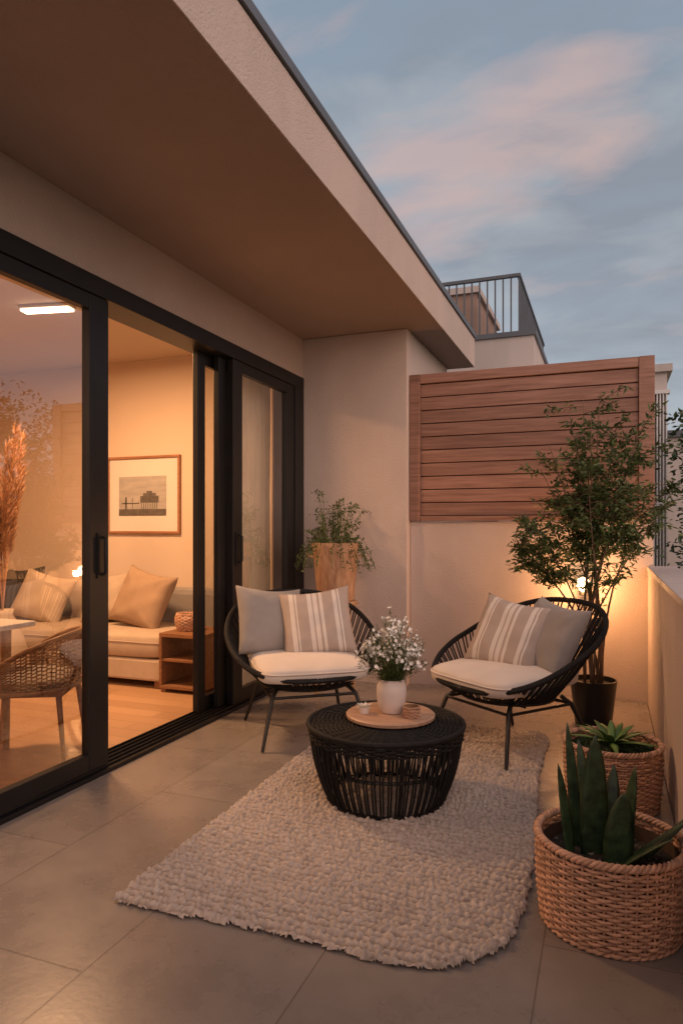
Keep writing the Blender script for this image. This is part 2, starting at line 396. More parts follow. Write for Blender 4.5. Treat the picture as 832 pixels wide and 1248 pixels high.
# ------------------------------------------------------------------ rope chairs
def rope_chair(loc,rz,sc_,pil):
    C=E('rope_lounge_chair',loc,rz,sc_)
    def rim(t):
        s=-math.cos(t);x=.435*math.copysign(abs(math.sin(t))**.8,math.sin(t))
        u=(1+s)/2
        return np.array((x*(1+.02*u),.02+.385*math.copysign(abs(s)**.9,s)+.06*u*u,.365+.405*u**1.15))
    def inner(t):
        return np.array((.25*math.sin(t),-.03-.235*math.cos(t),.295))
    b=MB();T=[i*2*math.pi/96 for i in range(96)]
    b.tube([rim(t) for t in T],.0125,8,True)
    b.tube([inner(t) for t in T],.010,8,True)
    b.tube([inner(t)*np.array((.55,.55,1))+np.array((0,-.015,-.012)) for t in T],.006,6,True)
    for i in range(-1,2):
        b.tube([(-.25,-.03+i*.12,.290),(.25,-.03+i*.12,.290)],.006,6)
    for sx in(-1,1):
        b.tube([(sx*.20,-.20,.30),(sx*.235,-.25,.26),(sx*.30,-.33,0.004)],[.012,.0125,.009],8)
        b.tube([(sx*.20,.16,.30),(sx*.235,.20,.26),(sx*.30,.31,0.004)],[.012,.0125,.009],8)
        r=rim(math.pi*(1-.22*sx));b.tube([(sx*.17,.15,.295),(sx*.22,.28,.45),tuple(r)],.009,8)
        r=rim(math.pi*.28*sx);b.tube([(sx*.2,-.17,.295),tuple(r)],.009,8)
        b.tube([(sx*.235,-.25,.26),(sx*.235,.20,.26)],.008,6)
    b.tube([(-.235,-.25,.26),(.235,-.25,.26)],.008,6);b.tube([(-.235,.20,.26),(.235,.20,.26)],.008,6)
    OB('steel_frame',b,tubem,C,smooth=True,autos=60)
    b=MB();n=112
    for i in range(n):
        t=2*math.pi*(i+.5*(i%2)*.5)/n
        a,c=rim(t),inner(t)
        pts=[]
        for q in range(7):
            s=q/6;p=a*(1-s)+c*s;p[2]-=.045*math.sin(math.pi*s)*(a[2]-.2);pts.append(p)
        b.tube(pts,.0047,5)
    for i in range(260):
        t=2*math.pi*i/260;a=rim(t);d=rim(t+.02)-rim(t-.02);d/=np.linalg.norm(d)
        b.tube([a-d*.0045,a+d*.0045],.0155,7)
    OB('rope_webbing',b,ropem,C,smooth=True,autos=50)
    cushion('seat_cushion',.62,.60,.105,cream,C,(0,-.06,.402),(3,0,0),e2=.34)
    for (nm,mat,l,r,sd) in pil: pillow(nm,.43,.42,.15,mat,C,l,r,sd)
    return C
rope_chair((-1.75,3.90,0),37,1.07,[('grey_pillow',greyf,(-.17,.16,.625),(-22,6,14),1),('striped_pillow',stripe,(.085,.045,.62),(-26,-7,-12),2)])
rope_chair((-.515,4.03,0),-38,1.06,[('grey_pillow',greyf,(.13,.15,.595),(-26,5,-12),3),('striped_pillow',stripe,(-.05,.04,.60),(-28,8,16),4)])

# ------------------------------------------------------------------ weaving
def weave(b,rf,z0,z1,N_,step,r,amp,n=5,flat=1.0,jit=.0012):
    k=int((z1-z0)/step)
    for j in range(k+1):
        z=z0+j*step;sg=1 if j%2 else -1;m=N_*3;pts=[]
        ph=R.uniform(0,6.28)
        for i in range(m):
            a=2*math.pi*i/m
            rr=rf(z)+amp*sg*math.cos(N_*a/2)
            pts.append((rr*math.cos(a),rr*math.sin(a),z+jit*math.sin(5*a+ph)+R.uniform(-1,1)*jit*.5))
        b.tube(pts,r,n,True,flat=flat)
linerm=M('liner',(.09,.055,.035),.9)
def basket(name,loc,rt,rb,h,N_=46):
    B=E(name,loc)
    rf=lambda z: rb+(rt-rb)*math.sin(min(1,max(0,z/h))*math.pi/2)+.004*math.sin(z/h*math.pi)
    b=MB();weave(b,rf,.010,h-.02,N_,.0108,.0053,.0052,6,.85)
    for i in range(N_):
        a=2*math.pi*i/N_
        b.tube([((rf(z))*math.cos(a),(rf(z))*math.sin(a),z) for z in np.linspace(.004,h-.005,7)],.0042,5)
    for (zz,am,rr,cnt) in ((h-.008,.008,.0065,3),(.008,.005,.005,2)):
        for s in range(cnt):
            m=260;w=26;pts=[]
            for i in range(m):
                a=2*math.pi*i/m;q=w*a+s*2*math.pi/cnt
                r0=rf(zz)+am*math.cos(q);pts.append((r0*math.cos(a),r0*math.sin(a),zz+am*.8*math.sin(q)))
            b.tube(pts,rr,6,True)
    OB('woven_body',b,wicker,B,smooth=True)
    b=MB();b.lathe([(rb-.012,.004),(rf(h*.5)-.014,h*.5),(rf(h*.85)-.014,h*.86)],48,cap=False);b.lathe([(.001,.004),(rb-.012,.004)],48,cap=False)
    OB('liner',b,linerm,B,smooth=True)
    return B,rf
def soil_disc(B,r,z,mat,amp=.012):
    b=MB();vs=[(0,0,z+amp)];n=40;k=8
    for j in range(1,k+1):
        for i in range(n):
            a=2*math.pi*i/n;rr=r*j/k;vs.append((rr*math.cos(a),rr*math.sin(a),z+amp*(1-(j/k)**2)+R.uniform(-.006,.006)))
    fs=[(0,1+i,1+(i+1)%n) for i in range(n)]
    for j in range(k-1):
        for i in range(n):
            fs.append((1+j*n+i,1+(j+1)*n+i,1+(j+1)*n+(i+1)%n,1+j*n+(i+1)%n))
    b.add(vs,fs);OB('soil',b,mat,B,smooth=True)
B,rf=basket('wicker_planter_basket',(0.005,2.36,0),.220,.206,.278)
soil_disc(B,.20,.20,soil)
b=MB()
for (x,y,dx,dy,L,Wd,cv,sd) in [(-.095,.03,-.06,.02,.42,.021,(-.01,0,0),(.9,.3,0)),(-.045,-.01,-.01,-.02,.40,.047,(.008,0,0),(1,.25,0)),(-.115,-.02,-.10,0,.30,.022,(-.01,0,.0),(.7,.7,0)),
     (.022,-.055,.04,-.08,.25,.047,(.012,0,0),(1,.1,0)),(.045,.03,.08,.05,.30,.026,(.01,0,0),(.8,-.6,0)),(.055,-.02,.85,-.25,.22,.038,(.05,-.02,.06),(.4,.9,.2)),
     (.09,.03,.95,.0,.20,.034,(.05,0,.07),(0,1,0)),(.03,-.08,.65,-.5,.20,.038,(.04,-.03,.02),(.7,.6,.2)),(0,.07,.06,.25,.27,.03,(0,.02,0),(1,0,0)),(-.05,.08,-.15,.25,.34,.026,(0,.02,0),(1,.2,0))]:
    b.blade((x,y,.19),(dx,dy,1),L,Wd,.024,cv,14,0,.7,sd,.85)
OB('succulent_leaves',b,succ,B,smooth=True)
b=MB()
for i in range(130):
    a=R.uniform(0,6.28);r=.19*math.sqrt(R.random());q=R.uniform(.004,.011);x,y=r*math.cos(a),r*math.sin(a);z=.20+.012*(1-(r/.2)**2)
    b.add([(x+q*R.uniform(.6,1.2)*c,y+q*R.uniform(.6,1.2)*d,z+q*.7*e) for c,d,e in((1,0,0),(0,1,0),(-1,0,0),(0,-1,0),(0,0,1),(0,0,-1))],[(0,1,4),(1,2,4),(2,3,4),(3,0,4),(1,0,5),(2,1,5),(3,2,5),(0,3,5)])
OB('pebbles',b,M('pebbles',(.16,.13,.11),.9,.3,30,island=.5),B)
B,rf=basket('wicker_planter_basket',(.02,3.39,0),.206,.192,.285)
soil_disc(B,.19,.235,moss,.02)
b=MB()
for i in range(22):
    a=i*2.4;el=.25+.9*(i/22)
    L=.20-.06*(i/22)
    d=(math.cos(a)*math.cos(el),math.sin(a)*math.cos(el),math.sin(el))
    b.blade((.02*math.cos(a),.02*math.sin(a),.27),d,L,.019,.006,(math.cos(a)*.01,math.sin(a)*.01,-.05),9,0,.9,(-math.sin(a),math.cos(a),0),.7)
OB('agave_leaves',b,agave,B,smooth=True)
b=MB()
for i in range(1500):
    a=R.uniform(0,6.28);r=.188*math.sqrt(R.random());p=(r*math.cos(a),r*math.sin(a),.235+.02*(1-(r/.19)**2))
    b.leaf(p,(R.uniform(-1,1),R.uniform(-1,1),R.uniform(.4,1.4)),(R.uniform(-1,1),R.uniform(-1,1),1),R.uniform(.012,.032),.008)
OB('groundcover',b,leafd,B)

# ------------------------------------------------------------------ coffee table
T=E('round_rope_coffee_table',(-.955,3.04,0))
b=MB()
zt=.355
rf=lambda z: .250+(.352-.250)*(max(0,min(1,z/zt))**.75)+.014*math.sin(math.pi*max(0,min(1,z/zt)))
n=116
for i in range(n):
    a=2*math.pi*(i+(.28 if i%2 else 0))/n
    b.tube([(rf(z)*math.cos(a),rf(z)*math.sin(a),z) for z in np.linspace(.012,zt-.01,9)],.0046,5)
OB('side_ropes',b,ropem,T,smooth=True,autos=60)
b=MB();weave(b,rf,zt-.050,zt+.003,52,.0085,.005,.006,5)
weave(b,rf,.012,.030,52,.009,.005,.005,5)
def wv2(r0,r1,z,Nn):
    k=int((r1-r0)/.0105)
    for j in range(k+1):
        rr=r0+j*(r1-r0)/k;sg=1 if j%2 else -1;m=Nn*3
        b.tube([(rr*math.cos(2*math.pi*i/m),rr*math.sin(2*math.pi*i/m),z+.0035*sg*math.cos(Nn*math.pi*i/m)) for i in range(m)],.0056,5,True)
wv2(.02,.348,zt+.002,40)
b.tube([(.356*math.cos(2*math.pi*i/80),.356*math.sin(2*math.pi*i/80),zt+.006) for i in range(80)],.011,8,True)
OB('woven_top',b,ropem,T,smooth=True)
b=MB();b.lathe([(.01,zt-.010),(.344,zt-.010),(.344,zt-.004),(.01,zt-.004)],64);
for z,r in((.010,.252),(.19,.318),(zt-.012,.346)):
    b.tube([(r*math.cos(2*math.pi*i/80),r*math.sin(2*math.pi*i/80),z) for i in range(80)],.008,8,True)
for i in range(6):
    a=i*math.pi/3;b.tube([((rf(z)-.01)*math.cos(a),(rf(z)-.01)*math.sin(a),z) for z in np.linspace(.01,zt-.01,7)],.007,6)
OB('steel_frame',b,tubem,T,smooth=True,autos=50)
zt2=zt+.012
TR=E('round_wooden_tray',(-.95,3.10,zt2))
b=MB();b.lathe([(.01,0),(.198,0),(.207,.006),(.208,.018),(.200,.024),(.01,.024)],72);OB('tray_board',b,wood_tray,TR,smooth=True,autos=35)
V=E('flower_vase',(-.945,3.10,zt2+.0245))
b=MB();b.lathe([(.01,0),(.046,0),(.053,.006),(.066,.05),(.071,.095),(.068,.125),(.058,.148),(.060,.156),(.055,.157),(.052,.148),(.06,.12),(.06,.05),(.01,.03)],48);OB('vase_body',b,white_cer,V,smooth=True,autos=60)
b=MB();fl=MB();lf=MB()
for i in range(125):
    a=R.uniform(0,6.28);sp=R.uniform(0,1)**.6;L=R.uniform(.16,.34)
    ex=Vector((math.cos(a)*sp*.18,math.sin(a)*sp*.18,.14+L*(1-.5*sp*sp)))
    st=Vector((math.cos(a)*.03*sp,math.sin(a)*.03*sp,.13))
    mid=(st+ex)/2+Vector((-math.cos(a),-math.sin(a),0))*.015*sp
    b.tube([st,mid,ex],[.0013,.001,.0007],4)
    for q in range(R.randint(3,7)):
        t=R.uniform(.45,1);p=mid.lerp(ex,t);o=Vector((R.uniform(-1,1),R.uniform(-1,1),R.uniform(-.2,1))).normalized()*R.uniform(.008,.03)
        c=p+o;b.tube([p,c],.0006,3)
        rr=R.uniform(.004,.0095);up=o.normalized()
        t1=up.orthogonal().normalized();t2=up.cross(t1)
        for k in range(6):
            aa=k*math.pi/3;d=(t1*math.cos(aa)+t2*math.sin(aa)+up*.35)
            fl.leaf(c,d,up,rr*1.5,rr*1.0,fold=.15)
    for q in range(11):
        t=R.uniform(.1,.95);p=st.lerp(ex,t)
        lf.leaf(p,(math.cos(a)+R.uniform(-1,1),math.sin(a)+R.uniform(-1,1),R.uniform(0,1)),(0,0,1),R.uniform(.015,.038),.008)
OB('stems',b,leafm,V);OB('blossoms',fl,petal,V);OB('leaves',lf,leafm,V)
K=E('candle_cup',(-.835,3.055,zt2+.0245))
b=MB();b.lathe([(.01,0),(.030,0),(.034,.01),(.035,.050),(.031,.051),(.030,.035),(.005,.035)],28);OB('cup',b,wick2,K,smooth=True,autos=50)
b=MB();weave(b,lambda z:.036,.004,.050,14,.007,.0034,.0024,5);OB('weave',b,wicker,K,smooth=True)
K=E('candle_cup',(-1.06,3.04,zt2+.0245))
b=MB();b.lathe([(.01,0),(.022,0),(.024,.006),(.024,.03),(.02,.03),(.019,.02),(.005,.02)],28);OB('cup',b,white_cer,K,smooth=True,autos=50)
b=MB()
for i in range(46):
    a=R.uniform(0,6.28);b.leaf((R.uniform(-.01,.01),R.uniform(-.01,.01),.024),(math.cos(a),math.sin(a),R.uniform(.1,1)),(0,0,1),.036,.014)
OB('dried_petals',b,petal,K)

# ------------------------------------------------------------------ rug
def rug():
    st=.0044;x0,x1,y0,y1=-1.60,-.23,1.86,4.36
    nx=int((x1-x0)/st);ny=int((y1-y0)/st)
    X,Y=np.meshgrid(np.linspace(x0,x1,nx),np.linspace(y0,y1,ny))
    def vn(x,y,s,seed):
        rs=np.random.RandomState(seed);g=rs.rand(256,256)
        a=x/s+50;c=y/s+50;i=np.floor(a).astype(int);j=np.floor(c).astype(int);f=a-i;h=c-j;f=f*f*(3-2*f);h=h*h*(3-2*h)
        G=lambda p,q:g[p%256,q%256]
        return (G(i,j)*(1-f)+G(i+1,j)*f)*(1-h)+(G(i,j+1)*(1-f)+G(i+1,j+1)*f)*h
    rc=np.where((X>-.9)&(Y<3.1),.34,np.where((X>-.9),.16,.035))
    right=x1-.03-.05*np.clip((Y-2.2)/2,0,1)+.02*np.sin(Y*3)
    left=x0+.05-.04*np.clip((Y-1.9)/2,0,1)
    hx=(right-left)/2;mx=(right+left)/2
    fr=y0+.02+.012*np.sin(X*5);bk=y1-.02
    hy=(bk-fr)/2;my=(bk+fr)/2
    qx=np.abs(X-mx)-hx+rc;qy=np.abs(Y-my)-hy+rc
    sd=np.minimum(np.maximum(qx,qy),0)+np.hypot(np.maximum(qx,0),np.maximum(qy,0))-rc
    sd+= (vn(X,Y,.022,1)-.5)*.018
    RS=.033
    Yw=Y+(vn(X,Y,.16,2)-.5)*.018+(vn(X,Y,.035,3)-.5)*.014
    row=np.floor(Yw/RS);fy=Yw/RS-row
    Xw=X+(vn(X,Y,.05,4)-.5)*.026+ (row%2)*.0135+np.sin(row*12.9898)*.02+(fy-.5)*.012*np.where(row%2==0,1,-1)
    CW=.024
    cl=np.floor(Xw/CW);fx=Xw/CW-cl
    hsh=np.abs(np.sin(row*78.233+cl*12.9898)*43758.5453)%1
    bump=(np.sin(np.pi*fy)**.75)*(.35+.65*np.sin(np.pi*fx)**.6)
    ht=.008+.020*bump*(.6+.6*hsh)+(vn(X,Y,.009,6)-.5)*.007+(vn(X,Y,.3,7)-.5)*.004
    k=np.clip(-sd/.018,0,1);Z=.002+ht*np.sqrt(k)
    keep=(sd<0)
    idx=-np.ones(X.shape,int);idx[keep]=np.arange(keep.sum())
    V=np.stack([X[keep]+(vn(X,Y,.011,8)[keep]-.5)*.006,Y[keep]+(vn(X,Y,.012,9)[keep]-.5)*.006,Z[keep]],1)
    a=idx[:-1,:-1];b_=idx[:-1,1:];c=idx[1:,1:];d=idx[1:,:-1]
    ok=(a>=0)&(b_>=0)&(c>=0)&(d>=0)
    F=np.stack([a[ok],b_[ok],c[ok],d[ok]],1)
    m=MB();m.v=V.tolist();m.f=F.tolist();m.m=[0]*len(F);m.n=len(V)
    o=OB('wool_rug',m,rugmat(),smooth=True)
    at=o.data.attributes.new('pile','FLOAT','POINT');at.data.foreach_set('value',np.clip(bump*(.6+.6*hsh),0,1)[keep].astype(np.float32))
rug()

# ------------------------------------------------------------------ corner tree in black pot
TP=E('potted_nandina_tree',(-.085,4.70,0))
b=MB();b.lathe([(.01,0),(.105,0),(.112,.01),(.142,.27),(.146,.29),(.136,.29),(.13,.26),(.01,.26)],48);OB('pot',b,blackpot,TP,smooth=True,autos=50)
st=MB();lv=MB()
rt=random.Random(21)
def twig(p,d,L,nl):
    pts=[];q=Vector(p);d=Vector(d).normalized()
    for i in range(6):
        pts.append(tuple(q));q=q+d*L/5;d=(d+Vector((rt.uniform(-.15,.15),rt.uniform(-.15,.15),-.05))).normalized()
    st.tube(pts,[.0026-.0003*i for i in range(6)],4)
    for k in range(nl):
        t=rt.uniform(.12,1);i=min(4,int(t*5));f=t*5-i
        c=Vector(pts[i]).lerp(Vector(pts[i+1]),f)
        c+=Vector((rt.gauss(0,1),rt.gauss(0,1),rt.gauss(0,1)))*.014
        if c.y>.66: c.y=.66
        dd=d*.6+Vector((rt.gauss(0,.8),rt.gauss(0,.8),rt.gauss(-.05,.45)))
        lv.leaf(c,dd,(rt.gauss(0,.5),rt.gauss(0,.5),1),rt.uniform(.034,.064),rt.uniform(.015,.024))
stems=[(-.50,-.12,.98),(-.38,.05,1.50),(-.20,-.10,1.80),(-.08,.22,1.92),(.05,-.14,1.72),(.16,.12,1.74),(.30,-.08,1.60),(.42,.10,1.42),(-.28,.20,1.66),(.10,.0,1.90),(-.40,-.22,1.10),(.34,.2,1.74),(-.05,-.3,1.35),(.45,-.1,1.2),(-.50,.10,1.02),(.22,-.2,1.3),(-.15,.1,1.55)]
for (dx,dy,h) in stems:
    a=rt.uniform(0,6.28);p0=Vector((.05*math.cos(a),.05*math.sin(a),.25));pts=[]
    for i in range(12):
        t=i/11;c=t**1.9
        pts.append(p0+Vector((dx*c+.012*math.sin(7*t+a),dy*c+.012*math.cos(6*t+a),h*(t-.06*t*t*abs(dx)*3))))
    st.tube([tuple(q) for q in pts],[.0085*(1-.75*i/11) for i in range(12)],6)
    for k in range(rt.randint(16,21)):
        t=rt.uniform(.46,1.0) if h>1.3 else rt.uniform(.68,1.0)
        i=min(10,int(t*11));c=pts[i].lerp(pts[i+1],t*11-i)
        an=rt.uniform(0,6.28)
        d=Vector((math.cos(an),math.sin(an)*.8,rt.uniform(-.1,.9)))
        twig(c,d,rt.uniform(.10,.28) if h>1.3 else rt.uniform(.08,.18),rt.randint(18,34))
for k in range(5):
    i=rt.randint(0,5);a=rt.uniform(0,6.28);twig((0,0,.5+.1*i),(math.cos(a),math.sin(a)*.6,1.2),.16,6)
OB('stems',st,barkm,TP,smooth=True);OB('foliage',lv,leafm,TP)
soil_disc(TP,.13,.255,soil)

WL=E('wall_lamp',(-.165,5.27,.85))
b=MB();b.box(-.03,.03,.115,.148,-.06,.06);b.tube([(0,.12,-.02),(0,.03,-.055),(0,0,-.065)],.007,8);b.lathe([(.01,-.08),(.026,-.075),(.026,-.05),(.01,-.048)],20);OB('bracket',b,black,WL,smooth=True,autos=40)
b=MB();b.lathe([(.004,-.048),(.020,-.044),(.042,-.01),(.046,.010),(.034,.038),(.004,.052)],24)
OB('bulb',b,emis('bulb_glow',(1,.62,.30),18),WL,smooth=True)
def light(name,kind,loc,e,col,size=.1,parent=None,rot=None):
    l=bpy.data.lights.new(name,kind);l.energy=e;l.color=col
    if kind=='AREA': l.size=size
    elif kind=='POINT': l.shadow_soft_size=size
    o=bpy.data.objects.new(name,l);S.collection.objects.link(o);o.location=loc
    if rot:o.rotation_euler=tuple(rad(a) for a in rot)
    if parent:o.parent=parent
    return o
# the light sits just in front of the bulb so the opaque bulb mesh does not swallow it
light('lamp_light','POINT',(0,-.085,-.02),19,(1,.46,.17),.03,WL)

# ------------------------------------------------------------------ planter on stand
PS=E('planter_on_stand',(-1.97,4.98,0),20)
b=MB();b.lathe([(.01,.70),(.135,.70),(.142,.71),(.178,1.10),(.186,1.125),(.186,1.145),(.172,1.145),(.165,1.09),(.01,1.08)],40)
for sx in(-1,1):
    b.tube([(sx*.175,-.03,1.03),(sx*.205,-.03,1.05),(sx*.205,.03,1.05),(sx*.175,.03,1.03)],.012,8)
OB('planter',b,terra,PS,smooth=True,autos=50)
b=MB()
for a in(45,135,225,315):
    c,s_=math.cos(rad(a)),math.sin(rad(a));b.tube([(c*.13,s_*.13,.70),(c*.20,s_*.20,.005)],[.018,.013],8)
b.lathe([(.01,.66),(.165,.66),(.17,.67),(.17,.69),(.165,.697),(.01,.697)],40)
b.tube([(-.17,-.17,.3),(.17,.17,.3)],.010,8);b.tube([(-.17,.17,.32),(.17,-.17,.32)],.010,8)
OB('stool_stand',b,wood_lt,PS,smooth=True,autos=50)
st=MB();lv=MB()
for k in range(84):
    tr=(k%2==0)
    a=rt.uniform(0,6.28);h=rt.uniform(.10,.36) if not tr else rt.uniform(.05,.16);sp=rt.uniform(.03,.20) if not tr else rt.uniform(.16,.25)
    if k%21==1: h=.46
    p=Vector((.08*math.cos(a),.08*math.sin(a),1.09));pts=[]
    for i in range(7):
        t=i/6;pts.append(tuple(p+Vector((math.cos(a)*sp*t,math.sin(a)*sp*t,h*math.sin(t*(1.8 if not tr else 2.6)) - (0 if not tr else .20*t*t)))))
    st.tube(pts,.0018,4)
    for q in range(20):
        t=rt.uniform(.2,1);i=min(5,int(t*6));c=Vector(pts[i]).lerp(Vector(pts[i+1]),t*6-i)+Vector((rt.gauss(0,.010),rt.gauss(0,.010),rt.gauss(0,.010)))
        lv.leaf(c,(rt.gauss(0,1),rt.gauss(0,1),rt.gauss(.3,.6)),(rt.gauss(0,.4),rt.gauss(0,.4),1),rt.uniform(.02,.040),.016)
OB('stems',st,leafm,PS);OB('foliage',lv,leafm,PS)

# ------------------------------------------------------------------ interior
SF=E('sofa')
b=MB();b.box(-6.3,-3.17,4.44,5.20,.07,.24);OB('base',b,beigef,SF,bevel=.02)
for i in range(3):
    x0=-6.3+i*1.043;cushion('seat_cushion_%d'%i,1.035,.80,.20,beigef,SF,(x0+.52,4.83,.335),e2=.16,e1=.3)
b=MB();b.box(-6.3,-2.95,5.03,5.21,.07,.74);OB('backrest',b,greyf,SF,bevel=.05)
b=MB()
for x in(-6.2,-4.7,-3.25):
    for y in(4.5,5.1):b.box(x-.03,x+.03,y-.03,y+.03,.013,.07)
OB('feet',b,wood_dk,SF)
pillow('pillow_tan',.54,.50,.19,tanf,SF,(-3.62,4.78,.67),(-22,10,-8),5)
pillow('pillow_beige',.46,.44,.16,pilb,SF,(-4.12,4.92,.65),(-20,-5,8),6)
pillow('pillow_cream',.50,.46,.17,pilb,SF,(-4.66,4.74,.65),(-24,12,10),7)
pillow('pillow_dark',.50,.46,.16,darkf,SF,(-5.02,4.84,.68),(-20,-5,-6),8)
STB=E('side_table',(-2.985,4.60,0.012))
b=MB()
b.box(-.19,.19,-.22,.22,.42,.45);b.box(-.19,.19,-.22,.22,.03,.055)
b.box(-.19,-.165,-.22,.22,.056,.419);b.box(.165,.19,-.22,.22,.056,.419);b.box(-.164,.164,-.21,.21,.235,.255)
for x in(-.16,.16):
    for y in(-.19,.19):b.box(x-.02,x+.02,y-.02,y+.02,0,.029)
OB('shelf_body',b,wood_dk,STB,bevel=.003)
WLn=E('wicker_lantern',(-3.05,4.58,.463))
b=MB();weave(b,lambda z:.075+.02*math.sin(z/.16*math.pi),.006,.13,22,.012,.005,.004,5)
for i in range(22):
    a=2*math.pi*i/22;b.tube([((.075+.02*math.sin(z/.16*math.pi))*math.cos(a),(.075+.02*math.sin(z/.16*math.pi))*math.sin(a),z) for z in np.linspace(0,.14,6)],.003,4)
OB('weave',b,wicker,WLn,smooth=True)
b=MB();b.lathe([(.01,.002),(.05,.002),(.05,.10),(.01,.10)],24);OB('candle',b,white_cer,WLn,smooth=True,autos=50)
PF=E('framed_picture',(-3.965,5.25,1.565))
b=MB();w,h,t=.40,.355,.022
b.box(-w,w,-.03,-.002,h-t,h);b.box(-w,w,-.03,-.002,-h,-h+t);b.box(-w,-w+t,-.03,-.002,-h+t,h-t);b.box(w-t,w,-.03,-.002,-h+t,h-t)
OB('frame',b,framew,PF,bevel=.002)
b=MB();b.box(-w+t,w-t,-.014,-.004,-h+t,h-t);OB('mat_board',b,paper,PF)
b=MB();b.box(-.27,.25,-.017,-.0145,-.19,.17);OB('print',b,inkl,PF)
b=MB()
b.box(-.27,.25,-.0185,-.0175,-.19,-.13,0);b.box(-.03,.17,-.0195,-.0186,-.07,-.01,0);b.box(.0,.14,-.0195,-.0186,-.009,.015);b.box(.04,.10,-.0195,-.0186,.016,.035)
for i in range(8):b.box(-.02+i*.024,-.014+i*.024,-.0195,-.0186,-.13,-.071)
b.box(-.24,-.04,-.0195,-.0186,-.082,-.072);b.box(-.20,-.18,-.0195,-.0186,-.13,-.02);b.box(-.12,-.115,-.0195,-.0186,-.13,-.03)
OB('print_pier',b,inkd,PF)
CU=E('curtain')
def curtain(name,xa,y0,y1,fold,amp):
    b=MB();n=int((y1-y0)/.006);vs=[];k=12
    for j in range(k+1):
        z=.03+2.72*j/k
        for i in range(n+1):
            y=y0+(y1-y0)*i/n
            x=xa+amp*(math.sin(2*math.pi*(y-y0)/fold+.25*math.sin(z*2))+.3*math.sin(2*math.pi*(y-y0)/fold*2.3+z))*(1-.25*j/k)
            vs.append((x,y,z))
    fs=[(j*(n+1)+i,j*(n+1)+i+1,(j+1)*(n+1)+i+1,(j+1)*(n+1)+i) for j in range(k) for i in range(n)]
    b.add(vs,fs);OB(name,b,curt,CU,smooth=True)
curtain('drape',-2.67,4.66,5.22,.085,.026)
b=MB();b.tube([(-2.67,.3,2.775),(-2.67,5.24,2.775)],.012,8);OB('rail',b,black,CU)
DT=E('dining_table')
b=MB();b.box(-4.5,-3.06,1.2,3.06,.695,.725);OB('top',b,whitep,DT,bevel=.006)
b=MB()
for x in(-4.4,-3.16):
    for y in(1.3,2.94):b.tube([(x,y,.695),(x,y,.013)],[.03,.02],10)
OB('legs',b,wood_lt,DT,smooth=True,autos=40)
DC=E('rattan_dining_chair',(-2.97,2.93,.012),-62)
b=MB();
def rb(t,z):
    a=math.pi/2+t*1.9
    r=.27+.05*(z-.4)
    return (r*math.cos(a),r*math.sin(a)*.95,z)
top=lambda t:.68-.16*abs(t)**2.2
for i in range(41):
    t=-1+i/20;b.tube([rb(t,z) for z in np.linspace(.38,top(t),5)],.004,5)
for j in range(13):
    f=j/12;b.tube([rb(t,.40+(top(t)-.40)*f+.004*((-1)**int((t+1)*20))) for t in np.linspace(-1,1,60)],.0045,5)
b.tube([rb(t,top(t)) for t in np.linspace(-1,1,40)],.013,8);b.tube([rb(t,.385) for t in np.linspace(-1,1,40)],.012,8)
OB('woven_shell',b,wick2,DC,smooth=True)
b=MB()
for x,y in((-.2,-.2),(.2,-.2),(-.19,.2),(.19,.2)):b.tube([(x,y,.385),(x*1.2,y*1.2,0)],[.017,.011],8)
b.box(-.23,.23,-.25,.23,.36,.385)
OB('legs_and_seat',b,wood_dk,DC,smooth=True,autos=30)
cushion('seat_pad',.44,.44,.06,greyf,DC,(0,-.02,.42))
PV=E('pampas_vase',(-4.33,4.00,.012))
b=MB();b.lathe([(.01,0),(.12,0),(.17,.15),(.18,.3),(.12,.5),(.07,.58),(.08,.62),(.06,.62),(.05,.5),(.01,.4)],36);OB('vase',b,M('clay_vase',(.5,.4,.3),.7,.1,5),PV,smooth=True)
b=MB()
for k in range(26):
    a=R.uniform(0,6.28);sp=R.uniform(.02,.19);h=R.uniform(1.5,2.0)
    pts=[Vector((math.cos(a)*sp*t**1.6,math.sin(a)*sp*t**1.6,.5+(h-.5)*t)) for t in [i/8 for i in range(9)]]
    b.tube(pts,.003,4)
    for q in range(240):
        t=R.uniform(.5,1);i=min(7,int(t*8));c=pts[i].lerp(pts[i+1],t*8-i)
        b.leaf(c,(math.cos(a)*.3+R.gauss(0,.3),math.sin(a)*.3+R.gauss(0,.3),1),(R.gauss(0,1),R.gauss(0,1),0),R.uniform(.05,.11),.005)
OB('plumes',b,pamp,PV)
def ceil_light(loc,e):
    C=E('ceiling_light',loc,12)
    b=MB();b.box(-.19,.19,-.05,.05,-.025,-.001);OB('housing',b,whitep,C,bevel=.008)
    b=MB();b.box(-.18,.18,-.042,.042,-.040,-.026);OB('diffuser',b,emis('led_glow',(1,.80,.55),9),C,bevel=.006)
    light('led_light','AREA',(0,0,-.06),e,(1,.54,.255),.36,C)
ceil_light((-3.62,3.72,2.80),94);ceil_light((-5.2,1.4,2.80),70)
b=MB();b.box(-4.35,-3.95,3.3,3.6,2.785,2.799);OB('ceiling_vent',b,M('vent',(.25,.22,.2),.6),bevel=.003)

